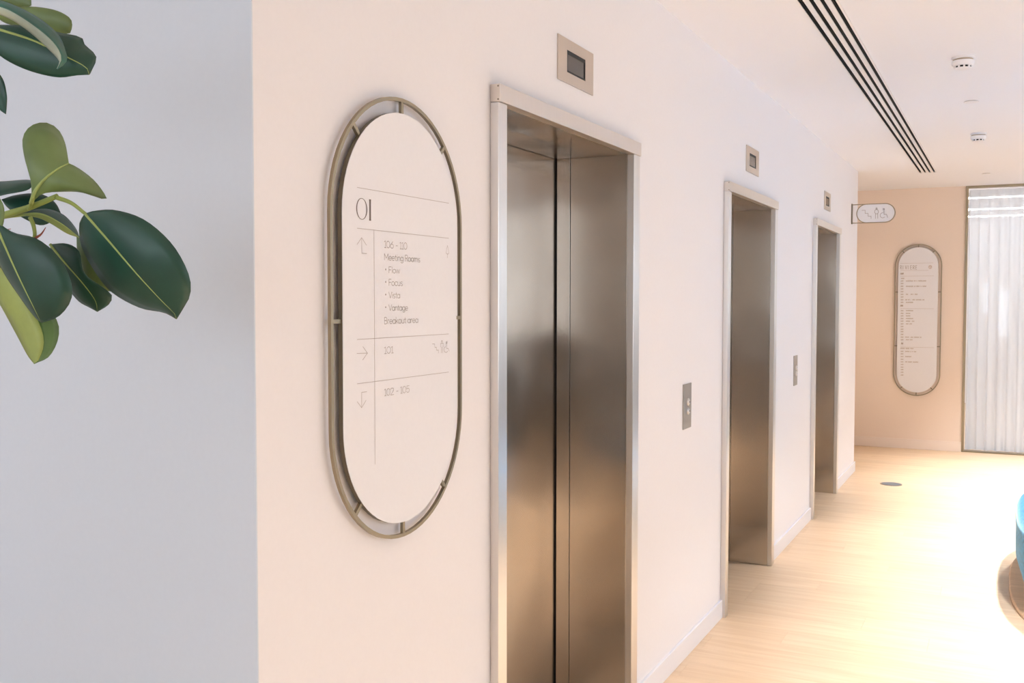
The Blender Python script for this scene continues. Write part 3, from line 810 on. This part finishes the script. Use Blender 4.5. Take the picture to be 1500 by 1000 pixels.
OX, OY = 6.10, -.725
ott = empty('curved_ottoman', (OX, OY, 0), 'blue velvet upholstered ottoman on a low wooden plinth at right', 'ottoman')
def oval(prof, n=128, p=2.8):
    mb = MB(); vs_ = []; nr = len(prof)
    for (a_, b_, z_) in prof:
        for i in range(n):
            t = 2 * PI * i / n; c_, s_ = math.cos(t), math.sin(t)
            vs_.append((OX + a_ * math.copysign(abs(c_) ** (2 / p), c_), OY + b_ * math.copysign(abs(s_) ** (2 / p), s_), z_))
    fs = [(j * n + i, j * n + (i + 1) % n, (j + 1) * n + (i + 1) % n, (j + 1) * n + i) for j in range(nr - 1) for i in range(n)]
    fs += [tuple(range(n - 1, -1, -1)), tuple((nr - 1) * n + i for i in range(n))]
    return mb.add(vs_, fs)
A0, B0 = 1.10, .672
autosmooth(oval([(A0 + .03, B0 + .028, 0.001), (A0 + .03, B0 + .028, .014), (A0 + .022, B0 + .020, .022)]).build('plinth', M_oakbase, ott), 50)
autosmooth(oval([(A0 - .10, B0 - .10, .0225), (A0 - .07, B0 - .07, .04), (A0 - .03, B0 - .03, .10), (A0, B0, .20), (A0, B0, .325), (A0 - .008, B0 - .008, .355)]).build('side', M_velvet, ott), 60)
prof = [(A0 - .006, B0 - .006, .3555)]
for i in range(9):
    t = i / 8 * PI / 2; prof.append((A0 + .004 - .085 * (1 - math.cos(t)), B0 + .004 - .085 * (1 - math.cos(t)), .37 + .075 * math.sin(t)))
prof += [(A0 - .3, B0 - .3, .452), (.2, .1, .455)]
autosmooth(oval(prof).build('seat_cushion', M_velvet, ott), 60)

# unseen booth, added to give the lift doors a dark band of reflection
M_navy = paint('navy_fabric', (.03, .035, .045), rough=.9, var=.01, bump=.3, scale=120)
bo = empty('added_booth', (9.6, -2.3, 0), 'unseen dark booth sofa added to darken the lift door reflections', 'sofa')
MB().box(9.0, 9.75, -3.3, -1.3, .12, .42).build('seat', M_navy, bo, bevel=.03, seg=3)
MB().box(9.76, 9.95, -3.4, -1.2, .12, 1.28).build('backrest', M_navy, bo, bevel=.03, seg=3)
for y in (-3.42, -1.29): MB().box(9.02, 9.755, y, y + .11, .12, 1.05).build('side_wing', M_navy, bo, bevel=.03, seg=3)
for x in (9.1, 9.8):
    for y in (-3.3, -1.36): MB().lathe([(.02, 0), (.022, .119)], (x, y, .0005), 12).build('leg', M_darkbronze, bo)

# ------------------------------------------------------------------ rubber plant
plant = empty('rubber_plant', (.90, 1.47, 0), 'rubber plant with large glossy dark green leaves at left', 'plant')
PXY = (.90, 1.47)
autosmooth(MB().lathe([(.13, 0.001), (.14, .01), (.17, .34), (.185, .36), (.185, .40), (.165, .40), (.16, .33)], (*PXY, 0), 40).build('pot', M_pot, plant))
MB().lathe([(.155, .32), (.158, .355), (.002, .365)], (*PXY, 0), 32).build('soil', M_soil, plant)
def cr(pts, n=8):
    pts = [Vector(p) for p in pts]; out = []
    P_ = [pts[0] * 2 - pts[1]] + pts + [pts[-1] * 2 - pts[-2]]
    for i in range(1, len(P_) - 2):
        for k in range(n):
            t = k / n
            a, b_, c_, d_ = P_[i - 1], P_[i], P_[i + 1], P_[i + 2]
            out.append(.5 * ((2 * b_) + (c_ - a) * t + (2 * a - 5 * b_ + 4 * c_ - d_) * t * t + (-a + 3 * b_ - 3 * c_ + d_) * t ** 3))
    out.append(pts[-1]); return out
def stem(name, pts, r0, r1, m, n=8):
    q = cr(pts, 6); rs = [r0 + (r1 - r0) * i / (len(q) - 1) for i in range(len(q))]
    return MB().tube(q, rs, n).build(name, m, plant, smooth=True)
stem('trunk', [(*PXY, .36), (.90, 1.45, .9), (.93, 1.44, 1.35), at(-130, 345, 1.45), at(-150, 120, 1.43), at(-140, -60, 1.42)], .014, .008, M_bark, 10)
stem('branch', [at(-130, 345, 1.45), at(-60, 335, 1.43), at(0, 317, 1.41), at(45, 303, 1.40), at(84, 287, 1.39)], .007, .0036, M_stem)
stem('branch', [at(-150, 120, 1.43), at(-80, 80, 1.42), at(-20, 50, 1.40)], .006, .004, M_stem)

def resample(pts, n):
    q = cr(pts, 10); L_ = [0]
    for a, c_ in zip(q[:-1], q[1:]): L_.append(L_[-1] + (c_ - a).length)
    out = []; j = 0
    for i in range(n + 1):
        s = L_[-1] * i / n
        while j < len(L_) - 2 and L_[j + 1] < s: j += 1
        t = (s - L_[j]) / max(1e-9, L_[j + 1] - L_[j]); out.append(q[j].lerp(q[j + 1], min(1, max(0, t))))
    return out
def leaf(mid, left, right, m, rib=True, n=22, petiole=None, flip=False, rr0=.0024, m2=None):
    """midrib and both edges from base to tip, each point (u, v, distance); base and tip are shared"""
    M3 = [at(*p) for p in mid]
    Ls = resample([M3[0]] + [at(*p) for p in left] + [M3[-1]], n)
    Rs = resample([M3[0]] + [at(*p) for p in right] + [M3[-1]], n)
    Ms = resample(M3, n)
    k = 4; vs_ = []; W = 2 * k + 1
    for i in range(n + 1):
        for j in range(-k, k + 1):
            e = Ls[i] if j < 0 else Rs[i]; t = abs(j) / k
            p = Ms[i].lerp(e, t)
            d = (e - Ms[i]).length
            p = p - FWD * (d * .10 * math.sin(PI * t))        # cupped towards the viewer between rib and rim
            vs_.append(p)
    fs = []
    for i in range(n):
        for j in range(2 * k):
            a = i * W + j; q = (a, a + 1, a + 1 + W, a + W)
            fs.append(q[::-1] if flip else q)
    me = bpy.data.meshes.new('leaf'); me.from_pydata([tuple(v) for v in vs_], [], fs); me.update()
    me.polygons.foreach_set('use_smooth', [True] * len(me.polygons)); me.materials.append(m)
    if m2:
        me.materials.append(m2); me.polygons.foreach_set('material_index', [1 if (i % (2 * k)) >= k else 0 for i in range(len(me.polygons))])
    o = bpy.data.objects.new('leaf', me); col.objects.link(o); o.parent = plant; o.matrix_parent_inverse = Matrix.Translation(-plant.location)
    so = o.modifiers.new('thickness', 'SOLIDIFY'); so.thickness = .0009; so.offset = -1
    if rib:
        q = [p - FWD * .0006 for p in Ms]
        rb = MB().tube(q, [rr0 * (1 - .8 * i / n) for i in range(n + 1)], 6).build('midrib', M_rib, None, smooth=True)
        rb.parent = o; rb.matrix_parent_inverse = Matrix.Translation(-plant.location) @ Matrix.Identity(4)
        rb.matrix_parent_inverse = Matrix.Identity(4)
    if petiole: stem('petiole', [at(*p) for p in petiole], .0032, .0024, M_stem)
    return o

# the large leaf on the right
leaf([(125, 313, 1.37), (160, 353, 1.355), (200, 400, 1.35), (235, 438, 1.36), (257, 460, 1.37), (259, 467, 1.372)],
     [(117, 328, 1.385), (120, 360, 1.40), (140, 398, 1.405), (165, 428, 1.40), (205, 450, 1.395), (240, 457, 1.385)],
     [(140, 309, 1.365), (170, 308, 1.35), (212, 322, 1.34), (252, 357, 1.335), (276, 400, 1.345), (279, 430, 1.355), (268, 452, 1.365)],
     M_leaf, petiole=[(82, 289, 1.39), (104, 297, 1.38), (125, 313, 1.37)])
# the dark leaf at the left edge
leaf([(-8, 322, 1.34), (8, 360, 1.33), (28, 405, 1.325), (50, 450, 1.33), (61, 472, 1.34)],
     [(-14, 350, 1.36), (4, 395, 1.37), (30, 435, 1.37), (50, 462, 1.355)],
     [(20, 341, 1.33), (55, 350, 1.315), (86, 376, 1.31), (104, 412, 1.315), (104, 440, 1.32), (86, 463, 1.33)],
     M_leaf)
# the lime leaf hanging below it
leaf([(-30, 372, 1.40), (10, 400, 1.395), (40, 440, 1.385), (60, 480, 1.38), (64, 505, 1.38), (56, 528, 1.385), (50, 533, 1.387)],
     [(-25, 400, 1.41), (5, 455, 1.415), (25, 492, 1.41), (40, 520, 1.40)],
     [(20, 390, 1.41), (60, 440, 1.43), (84, 470, 1.44), (85, 497, 1.44), (72, 522, 1.42)],
     M_leaf_lime, rib=False, flip=True, m2=M_leaf_green)
# the small dark leaf in the middle
leaf([(74, 358, 1.44), (96, 385, 1.43), (122, 415, 1.425), (140, 440, 1.43), (143, 456, 1.44)],
     [(78, 380, 1.45), (98, 418, 1.455), (115, 440, 1.45), (132, 450, 1.445)],
     [(98, 357, 1.43), (116, 368, 1.42), (124, 400, 1.42), (150, 420, 1.42), (164, 432, 1.425), (160, 445, 1.43)],
     M_leaf)
# the leaf turned underside out behind the large one
leaf([(112, 345, 1.47), (122, 380, 1.47), (132, 405, 1.47), (170, 428, 1.475)],
     [(113, 370, 1.475), (119, 395, 1.48), (124, 417, 1.48), (145, 424, 1.48)],
     [(130, 350, 1.47), (150, 380, 1.47), (165, 405, 1.47)],
     M_leaf_young, rib=False, flip=True)
# the folded young leaf at the top of the branch
leaf([(46, 298, 1.39), (52, 280, 1.385), (66, 262, 1.38), (84, 248, 1.385), (101, 239, 1.40)],
     [(45, 262, 1.385), (36, 232, 1.38), (33, 203, 1.385), (44, 185, 1.395), (65, 179, 1.41), (84, 188, 1.42), (95, 208, 1.42)],
     [(62, 284, 1.39), (88, 281, 1.395), (120, 282, 1.40), (152, 292, 1.41), (155, 287, 1.41), (138, 264, 1.41), (115, 246, 1.41)],
     M_leaf_young, petiole=[(42, 306, 1.40), (46, 298, 1.39), (50, 285, 1.386)], rr0=.0032)
# dark leaves behind the branch
leaf([(-40, 282, 1.43), (0, 275, 1.43), (30, 269, 1.435), (52, 267, 1.44)],
     [(-20, 268, 1.45), (10, 265, 1.46), (40, 263, 1.46)],
     [(-20, 290, 1.42), (10, 284, 1.42), (40, 278, 1.43)], M_leaf, rib=False)
leaf([(2, 292, 1.46), (30, 296, 1.455), (60, 302, 1.455), (90, 314, 1.46)],
     [(20, 286, 1.465), (45, 283, 1.465), (66, 286, 1.465), (82, 298, 1.465)],
     [(12, 305, 1.455), (35, 320, 1.45), (60, 330, 1.45), (80, 322, 1.455)], M_leaf, rib=False)
leaf([(28, 315, 1.41), (60, 314, 1.41), (90, 328, 1.405), (116, 348, 1.41)],
     [(55, 319, 1.405), (75, 328, 1.40), (98, 342, 1.40)],
     [(50, 308, 1.42), (72, 307, 1.43), (94, 316, 1.43), (110, 334, 1.425)], M_leaf_lime, m2=M_leaf, petiole=[(-10, 321, 1.415), (10, 317, 1.412), (30, 315, 1.41)])
leaf([(-20, 270, 1.33), (-6, 300, 1.33), (0, 325, 1.335), (2, 338, 1.34)],
     [(-24, 290, 1.34), (-14, 320, 1.34)], [(-8, 280, 1.33), (5, 300, 1.325), (6, 322, 1.33)], M_leaf_young, rib=False)
# upper leaves
leaf([(-25, 38, 1.36), (0, 44, 1.355), (50, 60, 1.35), (95, 82, 1.35), (125, 98, 1.355), (131, 109, 1.36)],
     [(-10, 70, 1.36), (10, 88, 1.36), (45, 104, 1.36), (85, 113, 1.36), (112, 110, 1.36)],
     [(0, 37, 1.36), (40, 39, 1.36), (85, 48, 1.365), (118, 55, 1.37), (124, 66, 1.37), (141, 84, 1.365)],
     M_leaf)
leaf([(-15, 6, 1.32), (15, 16, 1.315), (50, 38, 1.31), (78, 62, 1.31), (90, 84, 1.315), (84, 101, 1.32)],
     [(-10, 16, 1.325), (20, 30, 1.325), (48, 50, 1.325), (74, 74, 1.325), (88, 90, 1.325)],
     [(-8, 0, 1.33), (20, 8, 1.33), (55, 26, 1.33), (84, 50, 1.33), (96, 76, 1.33), (97, 90, 1.325)],
     M_leaf_grey, rib=False, m2=M_leaf_teal)
leaf([(-10, 20, 1.42), (30, 24, 1.42), (70, 32, 1.42), (103, 48, 1.425)],
     [(10, 34, 1.43), (50, 42, 1.43), (85, 50, 1.43)],
     [(10, 12, 1.42), (45, 10, 1.42), (80, 15, 1.42), (102, 26, 1.42), (106, 38, 1.42)], M_leaf_young, rib=False)
leaf([(-20, -14, 1.45), (5, -8, 1.45), (30, 0, 1.45), (46, 8, 1.45)],
     [(-5, 0, 1.455), (15, 7, 1.455), (35, 11, 1.455)],
     [(5, -18, 1.45), (35, -12, 1.45), (45, -2, 1.45)], M_leaf_young, rib=False)
leaf([(-30, 95, 1.38), (-12, 118, 1.38), (2, 145, 1.38), (9, 167, 1.385)],
     [(-28, 112, 1.385), (-14, 140, 1.385), (0, 160, 1.385)],
     [(-12, 98, 1.375), (4, 115, 1.375), (10, 138, 1.375), (10, 155, 1.38)], M_leaf, rib=False)
# bud below the branch
stem('shoot', [at(44, 318, 1.40), at(49, 330, 1.40), at(51, 343, 1.40), at(49, 350, 1.40)], .0030, .0022, M_stem)
stem('bud_scale', [at(51, 349, 1.40), at(60, 343, 1.40), at(67, 333, 1.40)], .0022, .0005, M_bud)
stem('bud_scale', [at(0, 340, 1.42), at(8, 337, 1.42), at(16, 335, 1.42)], .0014, .0004, M_bud)
